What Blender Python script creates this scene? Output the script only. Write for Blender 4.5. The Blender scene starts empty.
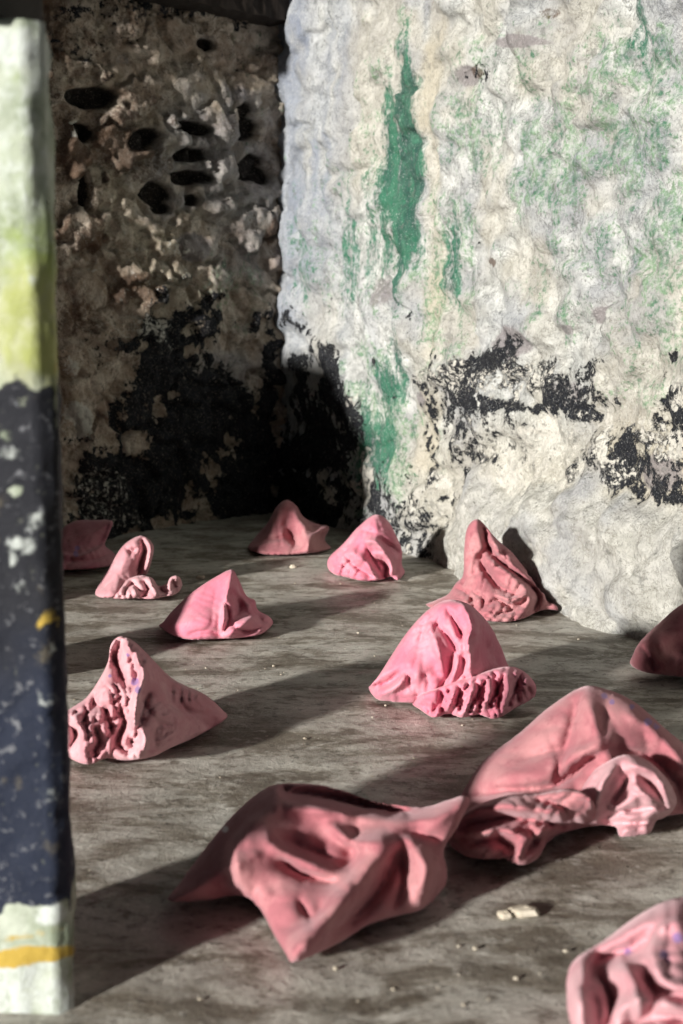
import bpy, math, random
import numpy as np
from mathutils import Vector
from mathutils.geometry import delaunay_2d_cdt

# ------------------------------------------------------------------ camera model
W, H, FPX, HC = 683, 1024, 1300.0, 1.4
PITCH = math.atan(212.0 / FPX)
CP, SP = math.cos(PITCH), math.sin(PITCH)
C = bpy.context.scene.collection

def ray(u, v):
    x = (np.asarray(u, float) - W / 2) / FPX; y = (H / 2 - np.asarray(v, float)) / FPX
    return x, CP + y * SP, -SP + y * CP
def at(u, v, Y):
    x, dy, dz = ray(u, v); t = Y / dy
    return np.stack([x * t, dy * t, HC + dz * t], -1)
def floorY(v):
    x, dy, dz = ray(0, v)
    return np.where(dz < -1e-3, -HC * dy / np.minimum(dz, -1e-3), 99.)
def floor_pt(u, v): return at(u, v, floorY(v))
def project(P):
    X, Y, Z = P[..., 0], P[..., 1], P[..., 2] - HC
    d = Y * CP - Z * SP; up = Y * SP + Z * CP
    return W / 2 + FPX * X / d, H / 2 - FPX * up / d

# ------------------------------------------------------------------ noise
def _h(ix, iy, iz, seed):
    ix, iy, iz = (np.atleast_1d(a) for a in (ix, iy, iz))
    n = (ix * 73856093) ^ (iy * 19349663) ^ (iz * 83492791) ^ (seed * 2654435)
    n = n & 0xffffffff
    n = ((n ^ (n >> 15)) * 2246822519) & 0xffffffff
    n = ((n ^ (n >> 13)) * 3266489917) & 0xffffffff
    n = n ^ (n >> 16)
    return (n & 0xffffff) / float(0xffffff)
def vnoise(x, y, z=None, seed=0):
    x = np.asarray(x, float); y = np.asarray(y, float); z = np.zeros_like(x) if z is None else np.asarray(z, float)
    ix, iy, iz = (np.floor(a).astype(np.int64) for a in (x, y, z))
    fx, fy, fz = x - ix, y - iy, z - iz
    fx, fy, fz = (f * f * f * (f * (f * 6 - 15) + 10) for f in (fx, fy, fz))
    r = 0
    for dx in (0, 1):
        for dy in (0, 1):
            for dz in (0, 1):
                r = r + _h(ix + dx, iy + dy, iz + dz, seed) * (fx if dx else 1 - fx) * (fy if dy else 1 - fy) * (fz if dz else 1 - fz)
    return r * 2 - 1
def fbm(x, y, z=None, seed=0, oct=4, gain=.5):
    r = 0; a = 1; t = 0; f = 1
    for o in range(oct):
        r = r + a * vnoise(np.asarray(x) * f, np.asarray(y) * f, None if z is None else np.asarray(z) * f, seed + o * 17)
        t += a; a *= gain; f *= 2.03
    return r / t * 1.6
def worley(x, y, seed=0):
    ix = np.floor(x).astype(np.int64); iy = np.floor(y).astype(np.int64)
    f1 = np.full(x.shape, 9.); f2 = f1.copy(); idv = np.zeros(x.shape)
    for dx in (-1, 0, 1):
        for dy in (-1, 0, 1):
            cx, cy = ix + dx, iy + dy
            z0 = np.zeros_like(cx)
            px = cx + _h(cx, cy, z0, seed); py = cy + _h(cx, cy, z0, seed + 5)
            d = np.hypot(px - x, py - y)
            n = d < f1
            f2 = np.where(n, f1, np.minimum(f2, d)); f1 = np.where(n, d, f1)
            idv = np.where(n, _h(cx, cy, z0, seed + 9), idv)
    return f1, f2, idv
def sstep(a, b, x):
    t = np.clip((x - a) / (b - a), 0, 1); return t * t * (3 - 2 * t)

# ------------------------------------------------------------------ objects
def mesh_obj(name, verts, faces, mat, parent=None, smooth=True, attrs=None):
    me = bpy.data.meshes.new(name)
    me.from_pydata(np.asarray(verts).tolist(), [], [tuple(int(i) for i in f) for f in faces])
    me.validate(); me.update()
    if smooth: me.polygons.foreach_set('use_smooth', [True] * len(me.polygons))
    for k, a in (attrs or {}).items():
        at_ = me.attributes.new(k, 'FLOAT', 'POINT'); at_.data.foreach_set('value', np.asarray(a, np.float32))
    o = bpy.data.objects.new(name, me); C.objects.link(o)
    if mat: me.materials.append(mat)
    if parent: o.parent = parent
    return o
def grid_obj(name, P, mat, attrs=None):
    n, m = P.shape[:2]
    me = bpy.data.meshes.new(name)
    idx = np.arange(n * m).reshape(n, m)
    f = np.stack([idx[:-1, :-1], idx[1:, :-1], idx[1:, 1:], idx[:-1, 1:]], -1).reshape(-1, 4)
    me.vertices.add(n * m); me.vertices.foreach_set('co', P.reshape(-1).astype(np.float32))
    me.loops.add(f.size); me.loops.foreach_set('vertex_index', f.reshape(-1).astype(np.int32))
    me.polygons.add(len(f)); me.polygons.foreach_set('loop_start', np.arange(0, f.size, 4, dtype=np.int32))
    me.update(calc_edges=True)
    me.polygons.foreach_set('use_smooth', [True] * len(f))
    for k, a in (attrs or {}).items():
        at_ = me.attributes.new(k, 'FLOAT', 'POINT'); at_.data.foreach_set('value', np.asarray(a, np.float32).reshape(-1))
    o = bpy.data.objects.new(name, me); C.objects.link(o); me.materials.append(mat)
    return o
def tag(o, label, cat, group=None, kind=None):
    if label: o['label'] = label
    if cat: o['category'] = cat
    if group: o['group'] = group
    if kind: o['kind'] = kind
    return o

# ------------------------------------------------------------------ material helpers
class NT:
    def __init__(s, name):
        s.m = bpy.data.materials.new(name); s.m.use_nodes = True
        s.t = s.m.node_tree; s.t.nodes.clear()
        s.out = s.n('ShaderNodeOutputMaterial'); s.b = s.n('ShaderNodeBsdfPrincipled')
        s.t.links.new(s.b.outputs[0], s.out.inputs[0])
        s.co = s.n('ShaderNodeTexCoord').outputs['Object']
    def n(s, t, **k):
        n = s.t.nodes.new(t)
        for a, v in k.items(): setattr(n, a, v)
        return n
    def put(s, sock, v):
        if isinstance(v, bpy.types.NodeSocket): s.t.links.new(v, sock)
        elif v is not None:
            if isinstance(v, tuple) and len(v) == 3 and sock.type == 'RGBA': v = v + (1,)
            sock.default_value = v
    def noise(s, scale, detail=5, rough=.6, stretch=None, dist=0., off=0.):
        co = s.co
        if stretch or off:
            mp = s.n('ShaderNodeMapping'); s.put(mp.inputs['Vector'], co)
            if stretch: mp.inputs['Scale'].default_value = stretch
            mp.inputs['Location'].default_value = (off, off * .7, off * 1.3); co = mp.outputs[0]
        n = s.n('ShaderNodeTexNoise'); s.put(n.inputs['Vector'], co)
        n.inputs['Scale'].default_value = scale; n.inputs['Detail'].default_value = detail
        n.inputs['Roughness'].default_value = rough; n.inputs['Distortion'].default_value = dist
        return n.outputs['Fac']
    def attr(s, name): return s.n('ShaderNodeAttribute', attribute_name=name).outputs['Fac']
    def math(s, op, a, b=0., c=0.):
        n = s.n('ShaderNodeMath', operation=op)
        s.put(n.inputs[0], a); s.put(n.inputs[1], b); s.put(n.inputs[2], c)
        return n.outputs[0]
    def ss(s, x, a, b, lo=0., hi=1.):
        n = s.n('ShaderNodeMapRange', interpolation_type='SMOOTHSTEP'); s.put(n.inputs[0], x)
        n.inputs[1].default_value = a; n.inputs[2].default_value = b
        n.inputs[3].default_value = lo; n.inputs[4].default_value = hi
        return n.outputs[0]
    def mix(s, f, a, b, mode='MIX'):
        n = s.n('ShaderNodeMix', data_type='RGBA', blend_type=mode)
        s.put(n.inputs[0], f); s.put(n.inputs[6], a); s.put(n.inputs[7], b)
        return n.outputs[2]
    def bump(s, h, strength, dist=.01, prev=None):
        n = s.n('ShaderNodeBump'); s.put(n.inputs['Height'], h); n.inputs['Strength'].default_value = strength
        n.inputs['Distance'].default_value = dist
        if prev: s.put(n.inputs['Normal'], prev)
        return n.outputs[0]
    # mask attribute whose edge is broken up by fine noise
    def mask(s, name, nz, amp=.5, soft=.12):
        x = s.math('ADD', s.attr(name), s.math('MULTIPLY', s.math('SUBTRACT', nz, .5), amp * 2))
        return s.ss(x, .5 - soft, .5 + soft)
    def done(s, col, rough=.85, normal=None, spec=.3):
        s.put(s.b.inputs['Base Color'], col); s.put(s.b.inputs['Roughness'], rough)
        s.b.inputs['Specular IOR Level'].default_value = spec
        if normal: s.put(s.b.inputs['Normal'], normal)
        return s.m

def wall_material(name, base, light, dark, stain, green1=(.008, .075, .055), green2=(.07, .25, .12), black=(.009, .010, .014)):
    s = NT(name)
    nf = s.noise(38, 6, .7); nm = s.noise(9, 6, .65); nl = s.noise(2.2, 5, .6)
    nv = s.noise(14, 6, .7, stretch=(1, 1, .16)); nb = s.noise(80, 4, .6)
    col = s.mix(s.ss(nm, .38, .62), base, light)
    col = s.mix(s.ss(nl, .45, .68, 0, .7), col, stain)
    col = s.mix(s.ss(nf, .56, .70, 0, .6), col, dark)
    col = s.mix(s.ss(nv, .60, .72, 0, .35), col, dark)
    pit = s.noise(22, 8, .75, off=3.); pc = s.noise(5, 6, .7, off=7., dist=.6)
    col = s.mix(s.ss(s.math('ABSOLUTE', s.math('SUBTRACT', pc, .5)), .022, .0, 0, .55), col, dark)
    col = s.mix(s.ss(pit, .42, .33, 0, .85), col, dark)
    col = s.mix(s.ss(pit, .60, .68, 0, .5), col, light)
    col = s.mix(s.math('MULTIPLY', s.attr('cream'), .75), col, (.50, .45, .34))
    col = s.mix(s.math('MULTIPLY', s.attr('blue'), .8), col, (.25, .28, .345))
    nmk = s.math('ADD', s.math('MULTIPLY', nf, .6), s.math('MULTIPLY', nv, .4))
    g2 = s.mask('green', nmk, 1.1, .16)
    col = s.mix(s.math('MULTIPLY', g2, s.ss(nf, .38, .64, .15, .85)), col, s.mix(s.ss(nm, .35, .6), (.03, .16, .08), (.20, .34, .19)))
    g1 = s.mask('teal', s.math('ADD', s.math('MULTIPLY', nf, .4), s.math('MULTIPLY', nv, .6)), 1.3, .22)
    col = s.mix(s.math('MULTIPLY', g1, .93), col, s.mix(s.ss(nv, .4, .6), green1, (.03, .17, .10)))
    st = s.mask('stone', nf, .35, .15)
    col = s.mix(s.math('MULTIPLY', st, .85), col, s.mix(nm, (.20, .18, .19), (.30, .27, .27)))
    br = s.mask('brown', nf, .6, .15)
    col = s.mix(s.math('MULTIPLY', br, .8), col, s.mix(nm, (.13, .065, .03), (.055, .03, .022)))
    bk = s.mask('black', s.math('ADD', s.math('MULTIPLY', nf, .4), s.math('MULTIPLY', s.noise(15, 8, .68, stretch=(1, 1, .8), off=21.), .6)), 1.5, .06)
    col = s.mix(bk, col, s.mix(s.ss(nb, .55, .7), black, (.03, .035, .05)))
    wt = s.mask('white', nf, .9, .1)
    col = s.mix(wt, col, (.62, .60, .54))
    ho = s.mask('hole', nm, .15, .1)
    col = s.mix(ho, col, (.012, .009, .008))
    gr = s.noise(120, 3, .7, stretch=(1, 1, .6)); md = s.noise(17, 7, .72, stretch=(1, 1, .7), off=11.)
    col = s.mix(s.ss(gr, .56, .66, 0, .45), col, dark); col = s.mix(s.ss(gr, .42, .34, 0, .35), col, light)
    col = s.mix(s.math('MULTIPLY', s.ss(md, .56, .64), s.math('SUBTRACT', 1., bk)), col, s.mix(.45, col, dark))
    hgt = s.math('ADD', s.math('MULTIPLY', nm, .6), s.math('MULTIPLY', nf, .4))
    hgt = s.math('SUBTRACT', s.math('ADD', hgt, s.math('MULTIPLY', pit, .5)), s.math('MULTIPLY', bk, .25))
    nrm = s.bump(hgt, 1., .045); nrm = s.bump(nb, .35, .008, nrm)
    return s.done(col, .85, nrm, .25)

# ------------------------------------------------------------------ the setting
cor = floor_pt(277, 508); rgt = floor_pt(683, 640); lft = floor_pt(60, 541)
CEIL = float(at(280, 10, cor[1])[2])
ROOF = 5.0

def blobs(u, v, lst, nz, amp=.5):
    r = np.zeros_like(u)
    for b in lst:
        cx, cy, rx, ry = b[:4]; k = b[4] if len(b) > 4 else 1.
        ang = math.radians(b[5]) if len(b) > 5 else 0.
        dx, dy = u - cx, v - cy
        a = dx * math.cos(ang) + dy * math.sin(ang); c = -dx * math.sin(ang) + dy * math.cos(ang)
        d = np.sqrt((a / rx) ** 2 + (c / ry) ** 2)
        r = np.maximum(r, k * np.clip(1.5 - d + amp * nz, 0, 1.0) * 1.0)
    return r

def wall(name, end, length, step, mat, painter, start=-.14):
    t = (end - cor)[:2]; t = t / np.linalg.norm(t)
    n = np.array([t[1], -t[0]])
    if np.dot(n, -cor[:2]) < 0: n = -n
    s = np.arange(start, length, step); z = np.concatenate([np.arange(-.05, CEIL + .25, step), np.arange(CEIL + .45, ROOF + .3, .3)])
    S, Z = np.meshgrid(s, z, indexing='ij')
    P0 = np.stack([cor[0] + t[0] * S, cor[1] + t[1] * S, Z], -1)
    ok = P0[..., 1] > 1.2
    u, v = project(np.where(ok[..., None], P0, np.array([50., 1.2, 0])))
    disp, attrs = painter(S, Z, u, v)
    attrs = {k: attrs.get(k, np.zeros_like(S)) for k in ('cream', 'blue', 'green', 'teal', 'stone', 'brown', 'black', 'white', 'hole')}
    P = P0.copy(); P[..., 0] += n[0] * disp; P[..., 1] += n[1] * disp
    o = grid_obj(name, P, mat, attrs)
    if np.dot(np.array(o.data.polygons[0].normal)[:2], n) < 0: o.data.flip_normals()
    o['kind'] = 'structure'
    return o, t, n

def paint_right(S, Z, u, v):
    n1 = fbm(S * 3, Z * 3, seed=3, oct=5); n2 = fbm(S * 9, Z * 9, seed=8, oct=4); nst = fbm(S * 7, Z * .9, seed=21, oct=4)
    n3 = fbm(S * 22, Z * 22, seed=13, oct=3)
    wx, wy = S * 2.6 + .35 * n1, Z * 3.3 + .35 * fbm(S * 3, Z * 3, seed=5)
    f1, f2, idv = worley(wx, wy, 4)
    disp = .045 * sstep(0, .6, f2 - f1) + .03 * n1 + .012 * n2 + .005 * n3 + (idv - .5) * .05 * sstep(.02, .25, f2 - f1) - .03
    # lumpy skirt of old render along the foot of the wall
    lip = (.52 + .10 * n1) * sstep(1.9, 2.5, S) + .12
    disp += .15 * sstep(1.8, 2.6, S) * sstep(0, .3, lip - Z) 
    disp -= .01
    A = {}
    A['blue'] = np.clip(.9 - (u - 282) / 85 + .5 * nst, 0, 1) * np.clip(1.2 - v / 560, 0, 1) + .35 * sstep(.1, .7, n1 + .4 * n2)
    A['cream'] = np.clip(sstep(.1, .6, fbm(S * 1.6, Z * 1.6, seed=31)) * .5 + sstep(380, 470, v) * sstep(330, 440, u) * .6 + blobs(u, v, [(428, 160, 9, 200, .7)], nst, .6), 0, 1)
    A['teal'] = blobs(u, v, [(402, 165, 15, 95, 1.1), (403, 100, 11, 34, 1.15), (404, 215, 12, 60, 1.1), (397, 260, 7, 60, .95), (386, 385, 22, 45, .8), (374, 450, 24, 55, .78), (392, 355, 10, 40, 1.), (445, 265, 10, 50, .7), (385, 170, 12, 100, .62), (365, 230, 12, 90, .5),
                             (556, 180, 5, 80, .5), (640, 30, 10, 40, .6), (345, 265, 12, 60, .5), (300, 260, 12, 50, .45)], nst, .55) * .9
    A['green'] = np.clip(blobs(u, v, [(370, 440, 42, 90, .72), (385, 200, 36, 150, .5), (440, 260, 34, 120, .5), (555, 160, 40, 80, .6), (600, 60, 30, 30, .4), (640, 140, 60, 90, .66), (665, 200, 30, 90, .6), (480, 130, 40, 60, .45), (650, 360, 60, 50, .45), (670, 320, 30, 60, .4), (320, 250, 40, 90, .35), (600, 250, 100, 90, .4), (500, 60, 60, 60, .35)], n2, .8), 0, 1) + .1 * nst
    bk = blobs(u, v, [(480, 366, 34, 12, .8, -25), (470, 385, 10, 26, .75), (520, 408, 62, 9, .95, 8), (575, 412, 40, 13, .95, 20), (515, 378, 40, 22, .6), (585, 372, 36, 14, .66, -35), (590, 395, 40, 24, .6), (455, 392, 16, 24, .6), (612, 440, 26, 30, .62), (668, 358, 7, 5, .8), (655, 375, 8, 8, .6), (522, 460, 10, 14, .6), (570, 475, 12, 14, .6), (545, 498, 36, 7, .7), (455, 450, 14, 34, .56), (430, 480, 12, 20, .6), (440, 500, 40, 12, .55), (490, 440, 110, 60, .50),
                      (645, 510, 58, 22, 1.), (670, 425, 26, 30, .95), (620, 455, 16, 50, .85), (640, 440, 40, 14, .75), (655, 470, 60, 60, .56), (635, 480, 20, 40, .7), (500, 460, 95, 40, .46), (430, 440, 34, 70, .50), (313, 430, 36, 85, .95), (300, 500, 60, 40, .9), (410, 520, 50, 30, .5),
                      (480, 72, 20, 10, .5), (508, 30, 3, 3, .2), (580, 500, 60, 30, .35), (340, 500, 30, 60, .6)], n1 + .5 * n2, .75)
    A['black'] = bk * .93
    A['black'] = np.clip(A['black'] + .08 * n3, 0, 1)
    A['stone'] = blobs(u, v, [(597, 316, 12, 12), (510, 345, 17, 15), (458, 388, 13, 15), (520, 42, 24, 6), (465, 75, 10, 12, .8), (565, 330, 5, 5), (655, 475, 22, 24, .9), (560, 395, 26, 18, .6), (420, 400, 8, 9, .8), (675, 410, 18, 24, .7), (380, 290, 14, 18, .6)], n1, .3)
    A['brown'] = blobs(u, v, [(488, 262, 6, 5, .8), (468, 72, 8, 8, .6), (545, 12, 14, 6, .5), (295, 380, 16, 30, .4)], n2, .6)
    A['white'] = np.clip(sstep(.45, .9, fbm(S * 5, Z * 5, seed=77)) * .62 * sstep(330, 380, v) + blobs(u, v, [(545, 470, 90, 50, .42), (500, 380, 80, 20, .45), (650, 440, 40, 20, .5)], n2, .8), 0, 1)
    # the bare grey render of the skirt
    sk = sstep(0, .08, lip - Z - .04) * sstep(1.9, 2.3, S)
    for k in ('black', 'green', 'white', 'teal'): A[k] = A[k] * (1 - .9 * sk)
    A['cream'] = np.clip(A['cream'] * (1 - sk) + .35 * sk, 0, 1)
    return disp, A

def paint_back(S, Z, u, v):
    n1 = fbm(S * 3, Z * 3, seed=43, oct=5); n2 = fbm(S * 9, Z * 9, seed=48, oct=4); nst = fbm(S * 8, Z * .9, seed=51, oct=4)
    n3 = fbm(S * 24, Z * 24, seed=53, oct=3)
    f1, f2, idv = worley(S * 3.0 + .4 * n1, Z * 4.6 + .4 * n2, 14)
    st = sstep(0, .28, f2 - f1)
    disp = .05 * st + .03 * n1 + .02 * n2 + .007 * n3 + (idv - .5) * .06 * st
    A = {}
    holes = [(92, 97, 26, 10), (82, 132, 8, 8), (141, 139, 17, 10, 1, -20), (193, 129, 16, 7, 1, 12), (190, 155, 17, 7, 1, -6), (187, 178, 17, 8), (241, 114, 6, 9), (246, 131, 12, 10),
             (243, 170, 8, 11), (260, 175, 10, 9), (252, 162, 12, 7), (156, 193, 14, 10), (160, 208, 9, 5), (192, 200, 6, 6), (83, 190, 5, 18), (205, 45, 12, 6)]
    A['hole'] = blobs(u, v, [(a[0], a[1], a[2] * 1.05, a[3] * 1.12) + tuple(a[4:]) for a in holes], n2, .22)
    disp -= .10 * sstep(.3, .7, A['hole'])
    disp += (1.19 + .04 * n1 - .5 * sstep(1.15, 1.75, Z)) * sstep(2.72, 2.8, S) * sstep(1.85, 1.65, Z + .2 * n1)   # unseen low pier, added and shaped to shade the far corner
    A['stone'] = blobs(u, v, [(190, 247, 16, 15), (122, 60, 14, 8, .5), (205, 43, 16, 10, .6)], n1, .3)
    A['brown'] = np.clip(blobs(u, v, [(95, 247, 14, 13, .85), (130, 344, 25, 6, .9), (174, 347, 10, 6, .7), (90, 190, 12, 30, .5), (130, 290, 20, 16, .7), (80, 310, 16, 30, .55), (150, 165, 26, 26, .5), (265, 240, 7, 14, .7), (90, 140, 40, 60, .4), (250, 420, 26, 30, .5), (150, 110, 80, 30, .3)], n2, .7)
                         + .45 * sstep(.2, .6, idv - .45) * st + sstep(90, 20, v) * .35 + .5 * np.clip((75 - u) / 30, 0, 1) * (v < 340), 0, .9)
    A['black'] = np.clip(blobs(u, v, [(190, 440, 80, 85, 1.15), (140, 400, 40, 40, .6), (165, 485, 120, 48, 1.15), (245, 470, 45, 75, 1.1), (100, 470, 45, 45, .62), (235, 385, 34, 20, .6), (255, 440, 12, 14, .9), (100, 350, 40, 20, .35), (80, 40, 60, 30, .4), (200, 0, 120, 22, .62), (230, 60, 40, 20, .3)], n1 + .7 * n2, .8) * .85, 0, 1)
    A['white'] = blobs(u, v, [(74, 415, 18, 14, .9), (140, 325, 32, 12, .55), (70, 370, 12, 12, .6), (90, 500, 40, 30, .42), (72, 130, 5, 6, .9), (170, 252, 30, 14, .45), (200, 150, 30, 50, .35), (150, 270, 90, 60, .33), (115, 520, 30, 12, .45)], n2, .8) * .9
    A['green'] = blobs(u, v, [(225, 290, 40, 40, .42), (240, 120, 40, 120, .25)], n2, .7)
    A['cream'] = np.clip(.4 * sstep(.0, .6, n1) + blobs(u, v, [(150, 215, 60, 60, .4)], n2, .5), 0, 1)
    A['blue'] = np.clip(blobs(u, v, [(200, 150, 50, 60, .6), (240, 200, 40, 80, .5), (230, 370, 40, 20, .5)], n2, .6), 0, 1)
    return disp, A

m_right = wall_material('limewashed_rubble_wall', (.40, .41, .395), (.66, .67, .645), (.13, .135, .125), (.30, .31, .34))
m_back = wall_material('sooty_rubble_wall', (.38, .30, .23), (.64, .56, .47), (.07, .052, .043), (.30, .21, .155))
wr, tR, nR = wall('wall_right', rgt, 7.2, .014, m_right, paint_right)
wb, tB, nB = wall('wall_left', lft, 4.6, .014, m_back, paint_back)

# floor
def floor_material():
    s = NT('worn_stone_floor')
    a = s.noise(1.6, 6, .65); b = s.noise(6, 7, .7, stretch=(1, 1.5, 1)); c = s.noise(38, 5, .7); d = s.noise(160, 3, .6)
    lay = s.noise(3.2, 7, .72, stretch=(.75, 1.5, 1), dist=.5)
    col = s.mix(s.ss(b, .36, .64), (.20, .175, .14), (.42, .39, .34))
    col = s.mix(s.ss(lay, .40, .62, 0, .75), col, (.50, .485, .44))
    col = s.mix(s.ss(lay, .52, .40, 0, .75), col, (.12, .10, .075))
    col = s.mix(s.ss(a, .5, .66, 0, .6), col, (.15, .13, .10))
    col = s.mix(s.ss(c, .56, .68, 0, .7), col, (.05, .042, .034))
    col = s.mix(s.ss(c, .40, .32, 0, .5), col, (.6, .58, .53))
    e = s.noise(14, 7, .75, stretch=(.8, 1.3, 1), off=5.)
    col = s.mix(s.ss(e, .47, .36, 0, .75), col, (.10, .08, .058)); col = s.mix(s.ss(e, .56, .66, 0, .6), col, (.62, .60, .55))
    col = s.mix(s.ss(d, .70, .76, 0, .8), col, (.6, .58, .52))
    h = s.math('ADD', s.math('MULTIPLY', b, .6), s.math('MULTIPLY', c, .35))
    nrm = s.bump(h, .7, .02); nrm = s.bump(d, .4, .004, nrm)
    return s.done(col, s.ss(lay, .35, .65, .62, .42), nrm, .45)
def fz(X, Y):
    return -.012 + .012 * np.clip(fbm(X * 1.3, Y * 1.3, seed=90, oct=4), -1, 1)
gx = np.arange(-4.6, 4.4, .022); gy = np.arange(-.5, 10.2, .022)
GX, GY = np.meshgrid(gx, gy, indexing='ij')
fl = grid_obj('floor', np.stack([GX, GY, fz(GX, GY) + .003 * fbm(GX * 9, GY * 14, seed=95, oct=3) - .003], -1), floor_material())
fl['kind'] = 'structure'

# ceiling: a strip of dark boards over the back of the room, and a timber along the back wall
s = NT('blackened_ceiling_boards')
nn = s.noise(6, 6, .6, stretch=(1, 8, 1))
m_dark = s.done(s.mix(nn, (.012, .010, .009), (.04, .03, .024)), .8, s.bump(nn, .5, .02), .2)
def boxpts(c0, tx, ln, ny, wd, z0, z1, jit=0, seg=24, seed=0):
    """a rough-hewn timber: long box along tx from c0, width along ny"""
    rng = np.random.RandomState(seed)
    V = []; F = []
    ring = 12
    for i in range(seg + 1):
        a = i / seg * ln
        prof = [(0, 0), (.35, 0), (.7, 0), (1, .04), (1, .35), (1, .7), (.96, 1), (.65, 1), (.3, 1), (0, .97), (0, .65), (0, .3)]
        for k, (p, q) in enumerate(prof):
            j = jit * (rng.rand(2) - .5)
            x = c0[0] + tx[0] * a + ny[0] * (p * wd + j[0]); y = c0[1] + tx[1] * a + ny[1] * (p * wd + j[0])
            V.append((x, y, z0 + (z1 - z0) * q + j[1]))
    for i in range(seg):
        for k in range(ring):
            F.append((i * ring + k, i * ring + (k + 1) % ring, (i + 1) * ring + (k + 1) % ring, (i + 1) * ring + k))
    F.append(tuple(range(ring))); F.append(tuple(seg * ring + k for k in reversed(range(ring))))
    return V, F
c2 = cor[:2]
cl = [tuple(c2 + tR * -.35 + tB * -.35), tuple(c2 + tR * .14 + tB * -.1), tuple(c2 + tR * .14 + tB * 4.4), tuple(c2 + tB * 4.4 - tR * .3)]
V = [(p[0], p[1], CEIL + .06) for p in cl] + [(p[0], p[1], CEIL + .2) for p in cl]
ce = mesh_obj('ceiling', V, [(0, 1, 2, 3), (7, 6, 5, 4), (0, 4, 5, 1), (1, 5, 6, 2), (2, 6, 7, 3), (3, 7, 4, 0)], m_dark, smooth=False)
ce['kind'] = 'structure'
rv = [(-4.6, -2.2), (4.4, -2.2), (4.4, 10.2), (-4.6, 10.2)]  # unseen high roof over the room, added to block light from overhead
rf_ = mesh_obj('ceiling', [(a, b, ROOF) for a, b in rv] + [(a, b, ROOF + .12) for a, b in rv], [(3, 2, 1, 0), (4, 5, 6, 7), (0, 1, 5, 4), (1, 2, 6, 5), (2, 3, 7, 6), (3, 0, 4, 7)], m_dark, smooth=False)
rf_['kind'] = 'structure'
b0 = c2 + nB * .02 + tB * .06
zb = float(at(200, 11, (c2 + tB * .75)[1])[2])
V, F = boxpts(b0, tB, 1.25, nB, .2, zb, CEIL + .07, .012, seed=3)
bm_ = mesh_obj('ceiling_beam', V, F, m_dark, smooth=False)
tag(bm_, 'blackened timber beam running along the top of the back wall into the corner', 'beam')

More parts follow.
